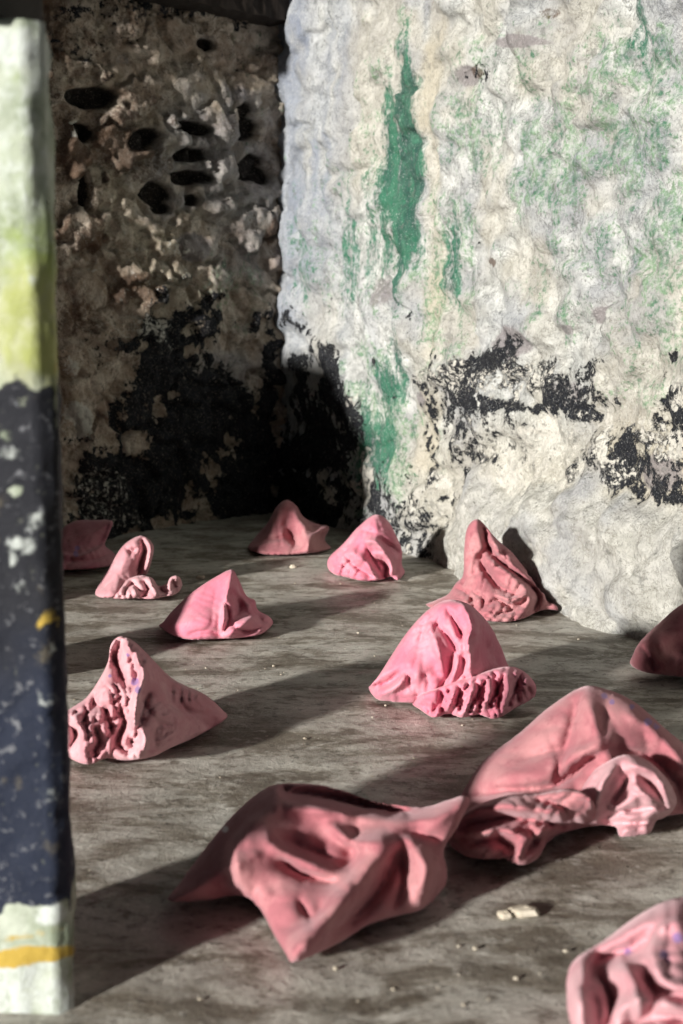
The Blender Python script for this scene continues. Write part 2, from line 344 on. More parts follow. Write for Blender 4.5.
# near pillar
def pillar():
    zt = float(at(30, 13, 2.4)[2])
    fr = at(50, 300, 2.4); X1 = fr[0]
    z = np.arange(-.03, zt + .0001, .012)
    # footprint outline walked anticlockwise: front left -> front right -> back right -> back left
    pts = [(-.80, 2.42), (X1 - .03, 2.40), (X1, 2.43), (X1 - .05, 2.70), (X1 - .10, 2.74), (-.80, 2.76)]
    dense = []
    for i in range(len(pts)):
        a = np.array(pts[i]); b = np.array(pts[(i + 1) % len(pts)]); n = max(2, int(np.linalg.norm(b - a) / .012))
        for k in range(n): dense.append(a + (b - a) * k / n)
    dense.append(dense[0]); D = np.array(dense); cen = np.array([(-.80 + X1) / 2, 2.58])
    arc = np.concatenate([[0], np.cumsum(np.linalg.norm(np.diff(D, axis=0), axis=1))]); arc[-1] = 0
    A_, Z = np.meshgrid(arc, z, indexing='ij'); 
    DX = np.repeat(D[:, 0:1], len(z), 1); DY = np.repeat(D[:, 1:2], len(z), 1)
    n1 = fbm(DX * 6, Z * 6, DY * 6, seed=61, oct=4); n2 = fbm(DX * 20, Z * 20, DY * 20, seed=66, oct=3)
    dx, dy = DX - cen[0], DY - cen[1]; L = np.hypot(dx, dy)
    d = .010 * n1 + .004 * n2 - .014 * (1 - Z / zt)
    P = np.stack([DX + dx / L * d, DY + dy / L * d, Z], -1)
    u, v = project(P)
    A = {}
    A['black'] = np.clip(sstep(366, 398, v + 26 * n1 + 16 * n2) * sstep(925, 900, v + .35 * u + 26 * n1 + 14 * n2 - 10) * .93 - blobs(u, v, [(15, 492, 8, 8), (20, 405, 10, 8, .7), (5, 440, 8, 10, .6), (55, 400, 4, 40, .8)], n2, .5) * .55, 0, 1)
    A['cream'] = np.clip(blobs(u, v, [(20, 330, 60, 60, .5), (50, 340, 12, 70, .6)], n2, .5), 0, 1)
    A['green'] = np.clip(blobs(u, v, [(15, 75, 14, 18, .6), (40, 290, 34, 60, .62), (15, 235, 24, 20, .6), (10, 330, 34, 44, .55), (25, 150, 40, 20, .45), (30, 260, 60, 110, .5), (45, 350, 20, 40, .7), (20, 500, 12, 16, .3)], n1 + n2, .5), 0, 1)
    A['white'] = np.clip(blobs(u, v, [(20, 50, 60, 50, .6), (20, 180, 60, 80, .45), (30, 1000, 60, 45, .62), (50, 915, 16, 12, .7), (22, 545, 12, 8, .5), (52, 648, 5, 6, .7), (10, 455, 14, 8, .5), (35, 520, 12, 10, .45), (20, 590, 16, 10, .42), (40, 700, 14, 10, .36), (12, 560, 6, 10, .5), (45, 790, 20, 10, .34)], n2, .6), 0, 1)
    A['yellow'] = np.clip(blobs(u, v, [(35, 955, 60, 8, .85, -7), (30, 935, 30, 5, .5, -10), (48, 622, 12, 12, .7), (55, 365, 6, 20, .4), (60, 930, 10, 6, .6)], n2, .4) - blobs(u, v, [(50, 630, 5, 6, .9)], n2, .2), 0, 1)
    A['navy'] = np.clip(sstep(600, 720, v + 40 * n1) * .8 * (v < 930), 0, 1)
    s = NT('flaking_pillar_paint')
    nf = s.noise(34, 6, .7); nm = s.noise(10, 5, .6)
    col = s.mix(s.ss(nm, .35, .65), (.24, .28, .20), (.46, .50, .42))
    col = s.mix(s.mask('green', nf, .5, .25), col, (.24, .31, .08))
    col = s.mix(s.math('MULTIPLY', s.attr('cream'), .7), col, (.50, .46, .20))
    bc = s.mix(s.attr('navy'), (.010, .011, .016), (.010, .016, .036))
    bc = s.mix(s.ss(nf, .56, .66, 0, .8), bc, (.16, .165, .18)); bc = s.mix(s.ss(nm, .58, .70, 0, .7), bc, (.14, .12, .08))
    col = s.mix(s.mask('black', s.math('ADD', s.math('MULTIPLY', nf, .5), s.math('MULTIPLY', nm, .5)), .9, .12), col, bc)
    col = s.mix(s.mask('white', nf, .6, .2), col, (.52, .56, .53))
    col = s.mix(s.ss(nf, .38, .30, 0, .5), col, (.16, .17, .13))
    col = s.mix(s.mask('yellow', nf, .6, .15), col, (.42, .29, .05))
    m = s.done(col, .75, s.bump(nf, .6, .012), .3)
    o = grid_obj('stone_pillar', P, m, A)
    # close the top so that it is a solid shaft
    me = o.data; me.flip_normals() if me.polygons[0].normal[1] > 0 else None
    tag(o, 'near pillar at the left edge, flaking white and green paint above a black and navy dado', 'pillar')
    V, F = boxpts((X1 - .075, 2.37), (-1, 0), .27, (0, 1), .40, zt - .004, zt + .24, .01, seg=14, seed=8)
    c_ = mesh_obj('lintel', V, F, m_dark, smooth=False)
    tag(c_, 'dark timber lintel lying across the top of the painted near pillar', 'lintel')
pillar()

# ------------------------------------------------------------------ cloths
def cloth_material(name, base, deep, pale, dirt=.35):
    s = NT(name)
    a = s.noise(7, 5, .6); b = s.noise(26, 5, .65); w = s.noise(420, 2, .5, stretch=(1, 1, 1))
    col = s.mix(s.ss(a, .38, .64), base, pale)
    col = s.mix(s.ss(b, .52, .72, 0, dirt), col, deep)
    col = s.mix(s.math('MULTIPLY', s.mask('mark', b, .5, .15), .8), col, (.19, .13, .33))
    col = s.mix(s.mask('spot', b, .2, .1), col, (.82, .76, .76))
    nrm = s.bump(w, .18, .002); nrm = s.bump(b, .22, .012, nrm)
    s.b.inputs['Sheen Weight'].default_value = .25; s.b.inputs['Sheen Roughness'].default_value = .5
    s.b.inputs['Sheen Tint'].default_value = (1, .75, .8, 1)
    return s.done(col, .9, nrm, .15)
M_ROSE = cloth_material('rose_cotton', (.56, .17, .24), (.38, .09, .135), (.62, .26, .32))
M_DUSTY = cloth_material('dusty_rose_cotton', (.35, .125, .145), (.20, .06, .075), (.44, .205, .215), .45)
M_MAUVE = cloth_material('mauve_cotton', (.36, .13, .17), (.22, .07, .10), (.42, .19, .22), .45)
M_PALE = cloth_material('pale_rose_cotton', (.50, .24, .27), (.32, .11, .145), (.58, .34, .365), .4)

def polydist(u, v, line):
    """distance to an open polyline, the side of it and the fraction along it"""
    best = np.full(u.shape, 1e9); side = np.zeros_like(u); fr = np.zeros_like(u); n = len(line) - 1
    for i in range(n):
        (ax, ay), (bx, by) = line[i][:2], line[i + 1][:2]
        ex, ey = bx - ax, by - ay; L2 = ex * ex + ey * ey + 1e-9
        t = np.clip(((u - ax) * ex + (v - ay) * ey) / L2, 0, 1)
        dx, dy = u - ax - t * ex, v - ay - t * ey; d = np.hypot(dx, dy)
        m = d < best
        best = np.where(m, d, best); side = np.where(m, np.sign(ex * dy - ey * dx), side); fr = np.where(m, (i + t) / n, fr)
    return best, side, fr

def smooth_line(pts, closed, per):
    pts = [tuple(float(x) for x in p) for p in pts]; n = len(pts); out = []
    rng_ = range(n) if closed else range(n - 1)
    for i in rng_:
        g = (lambda k: pts[k % n]) if closed else (lambda k: pts[min(max(k, 0), n - 1)])
        p0, p1, p2, p3 = (np.array(g(i + k)) for k in (-1, 0, 1, 2))
        m = max(1, int(np.hypot(*(p2 - p1)[:2]) / per))
        for k in range(m):
            t = k / m
            out.append(.5 * ((2 * p1) + (p2 - p0) * t + (2 * p0 - 5 * p1 + 4 * p2 - p3) * t * t + (3 * p1 - p0 - 3 * p2 + p3) * t ** 3))
    if not closed: out.append(np.array(pts[-1]))
    return np.array(out)

F_ = None   # outline point that lies on the floor
def cloth_mesh(name, base, outline, folds=(), g=2.2, R=None, bulge=.10, back=.14, hot=(), slack=1.06, seed=0, iters=110,
               marks=(), spots=(), rad=None, drape=(.02, 12., 0.), mat=None, parent=None, lift=.006, crump=1.0, smooth=.09):
    Y0 = float(floorY(base))
    O = []
    for p in outline:
        Yf = float(floorY(p[1])) - .004 if p[1] > 330 else 99
        O.append((p[0], p[1], Yf if len(p) < 3 or p[2] is None else min(Y0 + p[2], Yf)))
    D = smooth_line(O, True, g)
    us, vs = D[:, 0], D[:, 1]
    rng = np.random.RandomState(seed)
    x0, x1, y0, y1 = us.min(), us.max(), vs.min(), vs.max()
    if R is None: R = .42 * min(x1 - x0, y1 - y0)
    gxx, gyy = np.meshgrid(np.arange(x0, x1, g), np.arange(y0, y1, g * .87)); gxx = gxx.copy(); gxx[1::2] += g / 2
    q = np.stack([gxx.ravel(), gyy.ravel()], 1) + (rng.rand(gxx.size, 2) - .5) * g * .3
    ins = np.zeros(len(q), bool)
    for i in range(len(D)):
        ax, ay = D[i - 1, :2]; bx, by = D[i, :2]
        c = ((ay > q[:, 1]) != (by > q[:, 1]))
        with np.errstate(divide='ignore', invalid='ignore'): xs = (bx - ax) * (q[:, 1] - ay) / (by - ay) + ax
        ins ^= c & (q[:, 0] < xs)
    closedline = np.vstack([D[:, :2], D[:1, :2]])
    de, _, _ = polydist(q[:, 0], q[:, 1], closedline.tolist())
    q = q[ins & (de > g * .6)]
    nb = len(D)
    allp = np.vstack([D[:, :2], q])
    res = delaunay_2d_cdt([Vector(p) for p in allp.tolist()], [(i, (i + 1) % nb) for i in range(nb)], [], 1, 1e-5)
    pv = np.array([tuple(p) for p in res[0]]); tri = [tuple(f) for f in res[2]]
    u, v = pv[:, 0], pv[:, 1]
    de, _, _ = polydist(u, v, closedline.tolist())
    onb = de < 1e-3
    # mean value interpolation of the outline's depth
    Yi = np.zeros(len(u)); Wt = np.zeros(len(u)); P_ = D[:, :2]; Yb = D[:, 2]
    dx = P_[None, :, 0] - u[:, None]; dy = P_[None, :, 1] - v[:, None]; rr = np.hypot(dx, dy) + 1e-6
    a = np.arctan2(dy, dx); da = np.roll(a, -1, 1) - a; da = (da + np.pi) % (2 * np.pi) - np.pi
    tn = np.tan(np.clip(da / 2, -1.5, 1.5)); w = (np.roll(tn, 1, 1) + tn) / rr
    Yi = (w * Yb).sum(1) / w.sum(1)
    near = rr.argmin(1); Yi = np.where(onb, Yb[near], Yi)
    Yi = np.clip(Yi, Yb.min(), Yb.max())
    k = np.clip(de / R, 0, 1); infl = np.sqrt(np.clip(1 - (1 - k) ** 2, 0, 1))
    fr = Yi - bulge * infl
    edge = np.clip(de / (g * 1.5), 0, 1)
    # broad soft tumbling plus the folds
    wn = fbm(u / (R * 1.1), v / (R * 1.1), seed=seed + 1, oct=2)
    fr = fr - bulge * .25 * wn * infl
    # drapery: sharp valleys between rounded ridges, running down from the peak or along one slant
    if rad:
        ax_, ay_, nf_, am_ = rad; th = np.arctan2(u - ax_, v - ay_ + 4); rr_ = np.hypot(u - ax_, v - ay_)
        ph = th * nf_ + 1.3 * fbm(u / R * .9, v / R * .9, seed=seed + 50, oct=3)
        fr = fr - am_ * (np.abs(np.sin(ph)) ** .6 - .6) * np.clip(rr_ / (R * .8), .1, 1) * edge * (.5 + .7 * sstep(-.3, .5, fbm(u / R, v / R, seed=seed + 52, oct=1)))
    am2, wl, an = drape
    for q_ in range(3):
        aa = an + (q_ - 1) * .75 + rng.rand() * .3; wlq = wl * (1, 1.5, .7)[q_]
        ph = (u * math.cos(aa) + v * math.sin(aa)) / wlq * math.pi + 1.8 * fbm(u / wlq / 2.5, v / wlq / 2.5, seed=seed + 60 + q_, oct=2)
        fr = fr - am2 * (np.abs(np.sin(ph)) ** .7 - .6) * edge * sstep(0.0, .6, fbm(u / wlq / 2.2, v / wlq / 2.2, seed=seed + 70 + q_, oct=1) + .15) * (1, 1, .6)[q_]
    for fo in folds:
        kind, amp, wd, line = fo
        L = smooth_line(line, False, 3.) if len(line) > 2 else np.array(line, float)
        wob = fbm(u / 14., v / 14., seed=seed + 31, oct=2)
        uu = u + wob * wd * .12; vv = v + fbm(u / 14., v / 14., seed=seed + 37, oct=2) * wd * .12
        d, sd, f = polydist(uu, vv, L.tolist())
        taper = .25 + .75 * np.sin(np.pi * np.clip(f, .03, .97)) ** .5
        if kind == 'r': h = np.exp(-(d / wd) ** 2)
        elif kind == 'v': h = -np.exp(-(d / wd) ** 1.3)
        elif kind == 's': h = np.where(sd > 0, np.exp(-d / (wd * 2.2)), np.exp(-(d / (wd * .45)) ** 2))
        elif kind == 'z': h = np.where(sd < 0, np.exp(-d / (wd * 2.2)), np.exp(-(d / (wd * .45)) ** 2))
        fr = fr - amp * h * taper * edge
    bk_ = Yi + back * infl
    yf = floorY(v) - .003
    fr = np.minimum(fr, yf); bk_ = np.maximum(np.minimum(bk_, yf), fr)
    n = len(u)
    Pf = at(u, v, fr)
    inner = np.where(~onb)[0]; bid = -np.ones(n, int); bid[inner] = n + np.arange(len(inner)); bid[onb] = np.where(onb)[0]
    Pb = at(u, v, bk_)[inner]
    P = np.vstack([Pf, Pb]); P[:, 2] = np.maximum(P[:, 2], lift)
    faces = list(tri) + [tuple(bid[i] for i in reversed(t)) for t in tri if not all(onb[i] for i in t)]
    # orientation: front faces look at the camera
    a0, b0_, c0 = (P[tri[len(tri) // 2][k]] for k in range(3))
    T = np.array(tri); nz = np.cross(P[T[:, 1]] - P[T[:, 0]], P[T[:, 2]] - P[T[:, 0]])[:, 1].sum()
    if nz > 0: faces = [tuple(reversed(f)) for f in faces]
    FA = np.array(faces)
    # ---- let the loose cloth buckle: edges a little longer than the form they lie on
    E = np.vstack([FA[:, [0, 1]], FA[:, [1, 2]], FA[:, [2, 0]]]); E.sort(1); E = np.unique(E, axis=0)
    G = P.copy(); N = len(P)
    U = np.concatenate([u, u[inner]]); Vv = np.concatenate([v, v[inner]])
    sc = np.full(N, slack) + .05 * fbm(U / (R * .8), Vv / (R * .8), seed=seed + 4, oct=2)
    for (hx, hy, hr, hs) in hot:
        sc += hs * np.exp(-((U - hx) ** 2 + (Vv - hy) ** 2) / hr ** 2)
    loose = np.clip((sc - 1) / .12, .15, 3.)
    L0 = np.linalg.norm(P[E[:, 0]] - P[E[:, 1]], axis=1) * (sc[E[:, 0]] + sc[E[:, 1]]) / 2
    px = float(np.median(fr)) / FPX * g
    nn = np.zeros_like(P)
    for kk in range(3): 
        cr = np.cross(P[FA[:, 1]] - P[FA[:, 0]], P[FA[:, 2]] - P[FA[:, 0]])
        for c_ in range(3): nn[:, c_] += np.bincount(FA[:, kk], cr[:, c_], N)
    nn /= np.linalg.norm(nn, axis=1)[:, None] + 1e-12
    fq = 1 / (px * 5.5)
    P = P + nn * (px * .9 * crump * loose * fbm(P[:, 0] * fq, P[:, 1] * fq, P[:, 2] * fq, seed=seed + 7, oct=2))[:, None]
    cnt = np.bincount(E.ravel(), minlength=N).astype(float)[:, None]
    teth = .035 / np.maximum(loose, .4)[:, None]
    def acc(A):
        out = np.empty((N, 3))
        for c_ in range(3): out[:, c_] = np.bincount(E[:, 0], A[:, c_], N) - np.bincount(E[:, 1], A[:, c_], N)
        return out
    for it in range(iters):
        d = P[E[:, 1]] - P[E[:, 0]]; l = np.linalg.norm(d, axis=1) + 1e-9
        c = (l - L0) / l * .5
        P = P + 1.3 * acc(d * c[:, None]) / cnt
        if it % 2 == 0:
            d = P[E[:, 1]] - P[E[:, 0]]
            P = P + smooth * acc(d) / cnt
        P += teth * (G - P)
        P[:, 2] = np.maximum(P[:, 2], lift)
    for (tw, nw, pf) in ((tR, nR, paint_right), (tB, nB, paint_back)):
        rel = P[:, :2] - cor[:2]; S_ = rel @ tw; D_ = rel @ nw
        need = pf(S_, P[:, 2], np.zeros(N), np.zeros(N) + 500.)[0] + .03
        if tw is tB: need = np.where(S_ < 2.6, need, -9)
        P[:, :2] += np.clip(need - D_, 0, .5)[:, None] * nw
    at_m = np.zeros(N); at_s = np.zeros(N)
    for (mx, my, mr) in marks: at_m = np.maximum(at_m, np.clip(1.3 - np.hypot(U - mx, Vv - my) / mr, 0, 1) * .8)
    for (mx, my, mr) in spots: at_s = np.maximum(at_s, np.clip(1.4 - np.hypot(U - mx, Vv - my) / mr, 0, 1))
    at_m[n:] = 0; at_s[n:] = 0
    org = np.array([P[:, 0].mean(), P[:, 1].mean(), 0.]) if parent is None else np.zeros(3)
    if parent is not None: org = np.array(parent.location)
    o = mesh_obj(name, P - org, faces, mat, attrs={'mark': at_m, 'spot': at_s})
    if parent is None: o.location = org
    else: o.parent = parent
    return o

GRP = 'pink cloths standing crumpled on the cellar floor'
def cloth(label, *a, **k):
    o = cloth_mesh('crumpled_cloth', *a, **k)
    return tag(o, label, 'cloth', GRP)

# 1 far left
cloth('mauve cloth lying low against the back wall, half behind the near pillar', 558,
      [(40, 566), (46, 545, 0), (60, 530, .03), (74, 521, .08), (92, 520, .08), (112, 521, .02), (109, 534, -.02), (105, 545, -.04), (114, 553, -.05), (118, 564), (100, 569), (75, 571), (52, 571)],
      [('s', .07, 4, [(58, 554), (75, 557), (92, 552), (104, 543), (112, 523)]), ('v', .05, 3, [(66, 561), (90, 560), (108, 554)])],
      g=1.8, bulge=.09, back=.12, mat=M_MAUVE, seed=11, drape=(.012, 9, .3), marks=[(77, 548, 4), (76, 554, 4)], slack=1.03)
# 2 hooked
c2o = cloth('upright pink cloth with a hooked tip and a frayed hem, beside the mauve cloth', 588,
      [(95, 593), (101, 580, 0), (110, 566, 0), (120, 549, 0), (130, 540, .0), (141, 535.5, 0), (149, 539, 0), (154, 547, 0), (152, 560, 0), (147, 574, 0), (142, 576, -.03), (144, 588), (130, 595), (112, 599), (99, 598)],
      [('v', .13, 3.0, [(142, 541), (145, 549), (142, 560), (139, 574)]), ('r', .05, 8, [(127, 548), (118, 572), (112, 590)]), ('v', .05, 2.5, [(127, 549), (131, 552), (136, 549)]), ('r', .07, 3, [(148, 542), (151, 550), (148, 568)])],
      g=1.6, bulge=.10, back=.10, mat=M_PALE, seed=12, drape=(.010, 8, .3), slack=1.03)
cloth_mesh('frayed_hem', 594,
      [(106, 597), (118, 589, -.05), (128, 579, 0), (142, 576, 0), (152, 578, 0), (158, 586, 0), (166, 584, 0), (172, 577, 0), (179, 577, .02), (182, 587), (176, 595), (162, 598), (150, 600), (136, 599), (120, 600)],
      [('v', .08, 2.2, [(124, 592), (132, 584), (139, 590)]), ('v', .08, 2.2, [(144, 583), (148, 590), (143, 597)]), ('v', .08, 3, [(160, 588), (165, 592), (170, 590)]), ('v', .07, 2, [(173, 581), (176, 588)]), ('r', .04, 3, [(150, 582), (156, 592)])],
      g=1.5, bulge=.08, back=.05, mat=M_PALE, seed=13, drape=(.02, 6, .5), slack=1.15, crump=2, parent=c2o)
# 3 smooth pink cone
cloth('smooth bright pink cloth cone tipped to one side, in the middle of the left floor', 628,
      [(159, 627, F_), (163, 622, -.02), (171, 612, 0), (191, 593, 0), (211, 579.5, 0), (231, 569.5, 0), (238, 578, .06), (247, 596, .12), (255, 600, .1), (258, 610, .06), (270, 617, .0), (273, 625), (262, 635), (240, 639), (222, 640), (191, 641), (173, 637)],
      [('z', .07, 6, [(232, 575), (229, 590), (225, 603), (223, 630)]), ('v', .06, 3, [(224, 600), (229, 616), (224, 632)]), ('r', .06, 3.5, [(234, 588), (243, 597), (252, 612)]), ('v', .05, 2.5, [(237, 600), (240, 610), (234, 619)]),
       ('r', .05, 4, [(228, 634), (245, 622), (256, 617)]), ('v', .05, 2, [(232, 625), (248, 632), (262, 627)]), ('v', .04, 2, [(258, 614), (262, 622), (268, 621)]), ('v', .03, 2, [(190, 634), (205, 631), (220, 633)]), ('v', .05, 4, [(236, 578), (244, 592)])],
      g=1.8, bulge=.15, back=.18, mat=M_ROSE, seed=14, drape=(.008, 12, .9), slack=1.025, hot=[(255, 622, 14, .12), (240, 610, 12, .05)])
# 4 ragged dark one by the pillar
cloth('ragged pale pink cloth with a hollow peak, right beside the near pillar', 742,
      [(60, 752), (56, 735, -.1), (60, 717, -.1), (70, 709, -.08), (86, 698, -.05), (100, 678, -.02), (108, 662, 0), (111, 644, 0), (121, 636, 0), (135, 642, .04), (154, 661, .12), (175, 680, .2), (206, 695, .28), (226, 714, .3), (224, 722), (197, 738), (172, 749), (153, 758), (128, 762), (106, 760), (90, 766), (74, 762)],
      [('v', .14, 5, [(120, 643), (116, 655), (118, 668), (124, 682)]), ('z', .14, 9, [(128, 644), (143, 672), (137, 700), (134, 735)]), ('v', .10, 6, [(150, 690), (142, 715), (133, 745)]), ('v', .09, 4, [(97, 704), (106, 712), (112, 733)]),
       ('v', .08, 3, [(66, 722), (76, 735), (70, 748)]), ('r', .06, 3.5, [(72, 714), (84, 735), (84, 752)]), ('v', .08, 4, [(118, 712), (124, 722), (118, 742), (126, 752)]), ('r', .05, 4, [(90, 720), (94, 745)]), ('v', .07, 4, [(92, 725), (100, 740), (92, 755)]),
       ('r', .06, 4, [(135, 722), (146, 738), (140, 755)]), ('v', .05, 6, [(160, 700), (190, 712), (210, 715)])],
      g=2.0, bulge=.17, back=.20, mat=M_PALE, seed=15, rad=(121, 636, 9, .03), drape=(.025, 9, .4), slack=1.04, hot=[(85, 735, 30, .10), (130, 740, 22, .09), (115, 690, 22, .04)], crump=1.0, marks=[(135, 682, 6), (128, 655, 3), (110, 676, 3), (138, 690, 5)])
# 5 deep in the corner
cloth('deep rose cloth deep in the shady corner of the two walls', 545,
      [(248, 549), (256, 536, 0), (268, 522, 0), (277, 506, 0), (287, 500, 0), (297, 506, 0), (303, 516, 0), (315, 523, 0), (329, 527, 0), (325, 540, 0), (331, 549), (312, 554), (285, 556), (262, 555)],
      [('r', .08, 5, [(297, 514), (306, 530), (309, 549)]), ('v', .07, 5, [(288, 506), (287, 525), (296, 545)]), ('r', .06, 4, [(327, 528), (314, 536), (308, 550)]), ('v', .05, 3, [(268, 540), (285, 538), (300, 545)]), ('r', .05, 4, [(276, 512), (268, 535)])],
      g=1.8, bulge=.13, back=.12, mat=M_DUSTY, seed=16, rad=(287, 500, 5, .025), drape=(.012, 9, .3), slack=1.04)
# 6 round-topped by the wall
cloth('round topped pink cloth near the foot of the green streaked wall', 574,
      [(328, 569), (329, 558, 0), (344, 543, 0), (358, 527, 0), (374, 515, 0), (386, 519, 0), (396, 535, 0), (402, 551, 0), (402, 564, 0), (405, 573), (398, 581), (390, 578), (380, 581), (364, 582), (345, 578), (334, 575)],
      [('v', .11, 4, [(378, 560), (386, 566), (384, 579)]), ('v', .07, 3, [(380, 539), (390, 545), (399, 552)]), ('r', .05, 3, [(388, 560), (392, 568), (390, 576)]), ('r', .05, 4, [(352, 552), (366, 563), (376, 578)]), ('v', .05, 2.5, [(346, 556), (355, 566), (372, 576)]),
       ('v', .04, 2.5, [(366, 546), (371, 556), (381, 574)]), ('r', .05, 3, [(364, 541), (378, 543), (386, 555)]), ('v', .03, 2, [(340, 562), (352, 573)]), ('v', .03, 2, [(362, 530), (378, 533)]), ('v', .06, 3, [(396, 565), (397, 576)])],
      g=1.7, bulge=.14, back=.15, mat=M_ROSE, seed=17, rad=(374, 515, 7, .02), drape=(.022, 9, .7), slack=1.05, hot=[(350, 570, 18, .08), (372, 570, 16, .08)])
# 7 tall peak by the wall
c7 = cloth('tall peaked dusty pink cloth standing closest to the right wall, trailing a long fold', 606,
      [(426, 606), (436, 600, -.02), (448, 594, 0), (456, 583, 0), (463, 575, 0), (464, 552, 0), (466, 532, 0), (471, 522, 0), (478, 519, 0), (485, 525, 0), (497, 539, 0), (512, 552, 0), (525, 568, .02), (541, 585, .03), (555, 595, .03), (563, 606, .02), (560, 611), (546, 611), (535, 614), (525, 619), (507, 623), (486, 622), (470, 618), (448, 616)],
      [('v', .12, 3.5, [(484, 528), (488, 547), (499, 561), (520, 577), (538, 594), (534, 612)]), ('v', .10, 4, [(485, 550), (481, 560), (487, 572), (499, 587), (516, 594)]), ('r', .07, 4, [(494, 544), (508, 562), (528, 578), (546, 598)]),
       ('r', .07, 5, [(490, 562), (508, 572), (524, 584), (530, 600)]), ('v', .06, 2.5, [(501, 549), (506, 560), (500, 556)]), ('v', .06, 2.5, [(486, 608), (496, 600), (510, 606), (524, 602)]), ('v', .05, 2, [(474, 592), (484, 600), (480, 612)]),
       ('v', .06, 2.2, [(494, 614), (508, 612), (520, 606)]), ('r', .04, 2.5, [(500, 596), (512, 600), (526, 594)]), ('v', .05, 2.5, [(456, 588), (470, 596), (474, 610)]), ('v', .06, 2.5, [(546, 596), (550, 604)])],
      g=1.8, bulge=.14, back=.15, mat=M_DUSTY, seed=18, rad=(478, 519, 10, .02), drape=(.022, 9, 1.), slack=1.035, hot=[(505, 605, 22, .08), (470, 600, 16, .05)])
# 8 large bright one
c8 = cloth('big bright pink cloth cone with a gathered ruffled hem, mid floor', 702,
      [(368, 689), (371, 685, -.05), (379, 675, -.05), (391, 656, -.03), (408, 631, 0), (428, 610, 0), (446, 600, 0), (464, 602, 0), (477, 610, .06), (491, 626, .12), (502, 648, .16), (508, 664, .16), (520, 678, .14), (522, 690), (510, 702), (494, 710), (467, 713), (435, 712), (414, 705), (390, 703), (376, 700)],
      [('z', .12, 9, [(462, 604), (470, 622), (469, 645), (471, 672)]), ('v', .05, 3, [(438, 625), (450, 640), (462, 660)]), ('v', .05, 3, [(448, 610), (458, 628), (466, 645)]), ('r', .04, 4, [(430, 628), (438, 650), (444, 676)]), ('v', .04, 3, [(452, 655), (450, 672), (440, 688)]),
       ('v', .08, 4, [(378, 684), (388, 682), (401, 674)]), ('r', .05, 4, [(374, 696), (390, 690), (404, 678)]), ('r', .05, 4, [(462, 640), (458, 662), (448, 684)]), ('v', .03, 3, [(405, 668), (412, 690)]), ('v', .04, 4, [(484, 640), (494, 662)]), ('v', .03, 2.5, [(425, 622), (418, 645)])],
      g=2.0, bulge=.17, back=.20, mat=M_ROSE, seed=19, rad=(447, 598, 9, .02), drape=(.018, 12, .4), slack=1.04, hot=[(452, 650, 24, .05), (400, 690, 20, .05)])
rf = [('v', .07, 2.6, [(432 + 9.5 * i, 712 - 1.2 * i + (i % 3) * 2), (436 + 9.5 * i + (-4 if i % 2 else 5), 702 - 2 * i), (441 + 9.0 * i, 692 - 2.2 * i)]) for i in range(10)]
rf += [('r', .05, 2.8, [(436 + 9.5 * i, 714 - 1.2 * i), (442 + 9.5 * i, 703 - 2.0 * i), (446 + 8.6 * i, 692 - 2 * i)]) for i in range(9)]
cloth_mesh('gathered_hem', 706,
      [(412, 704), (422, 694, -.12), (438, 688, -.14), (458, 680, -.12), (478, 674, -.10), (498, 668, -.06), (514, 667, -.02), (527, 674, .0), (536, 686, 0), (533, 699), (518, 708), (496, 720), (478, 716), (462, 719), (448, 715), (434, 719), (420, 711)],
      rf, g=1.7, bulge=.09, back=.03, mat=M_ROSE, seed=20, drape=(.02, 7, .2), slack=1.09, crump=1.0, parent=c8, R=14)
# 9 right edge
cloth('dusty pink cloth cut off by the right edge, at the right wall foot', 668,
      [(630, 665), (633, 654, -.02), (640, 641, 0), (660, 622, 0), (684, 603, 0), (706, 600, .02), (730, 622, .04), (748, 655), (735, 672), (700, 679), (670, 677), (642, 673)],
      [('v', .07, 4, [(642, 645), (650, 656), (655, 671)]), ('r', .05, 6, [(655, 632), (662, 655)]), ('v', .03, 5, [(672, 650), (690, 655)])],
      g=2.2, bulge=.14, back=.16, mat=M_DUSTY, seed=21, drape=(.012, 20, .4), slack=1.03)
# 10 big right
c10 = cloth('very large dusty pink cloth, tented and rolled over, at the right edge', 800,
      [(447, 842), (445, 826, -.12), (458, 800, -.02), (483, 761, .02), (520, 732, .03), (549, 707, .05), (582, 686.5, .05), (607, 689, .05), (636, 703, .05), (665, 728, .05), (690, 750, .03), (712, 780, 0), (716, 808), (675, 817), (640, 820), (600, 826), (560, 836), (540, 848), (490, 858), (460, 854)],
      [('v', .05, 6, [(578, 694), (568, 740), (556, 775)]), ('r', .05, 10, [(582, 690), (600, 730), (612, 760)]), ('v', .09, 6, [(470, 796), (510, 790), (550, 786), (580, 768), (604, 750)]), ('r', .05, 8, [(560, 765), (580, 755), (606, 745)]), ('v', .03, 5, [(520, 760), (545, 752), (566, 748)]),
       ('v', .06, 6, [(612, 748), (650, 758), (676, 780), (684, 806)]), ('r', .05, 7, [(630, 712), (665, 742), (690, 775)]), ('v', .04, 6, [(600, 708), (606, 740)])],
      g=3.0, bulge=.17, back=.20, mat=M_DUSTY, seed=22, drape=(.012, 26, .7), slack=1.03, hot=[(565, 755, 30, .06), (470, 840, 25, .08)], marks=[(604, 696, 5), (612, 702, 4), (648, 722, 6), (657, 727, 4), (632, 707, 4)])
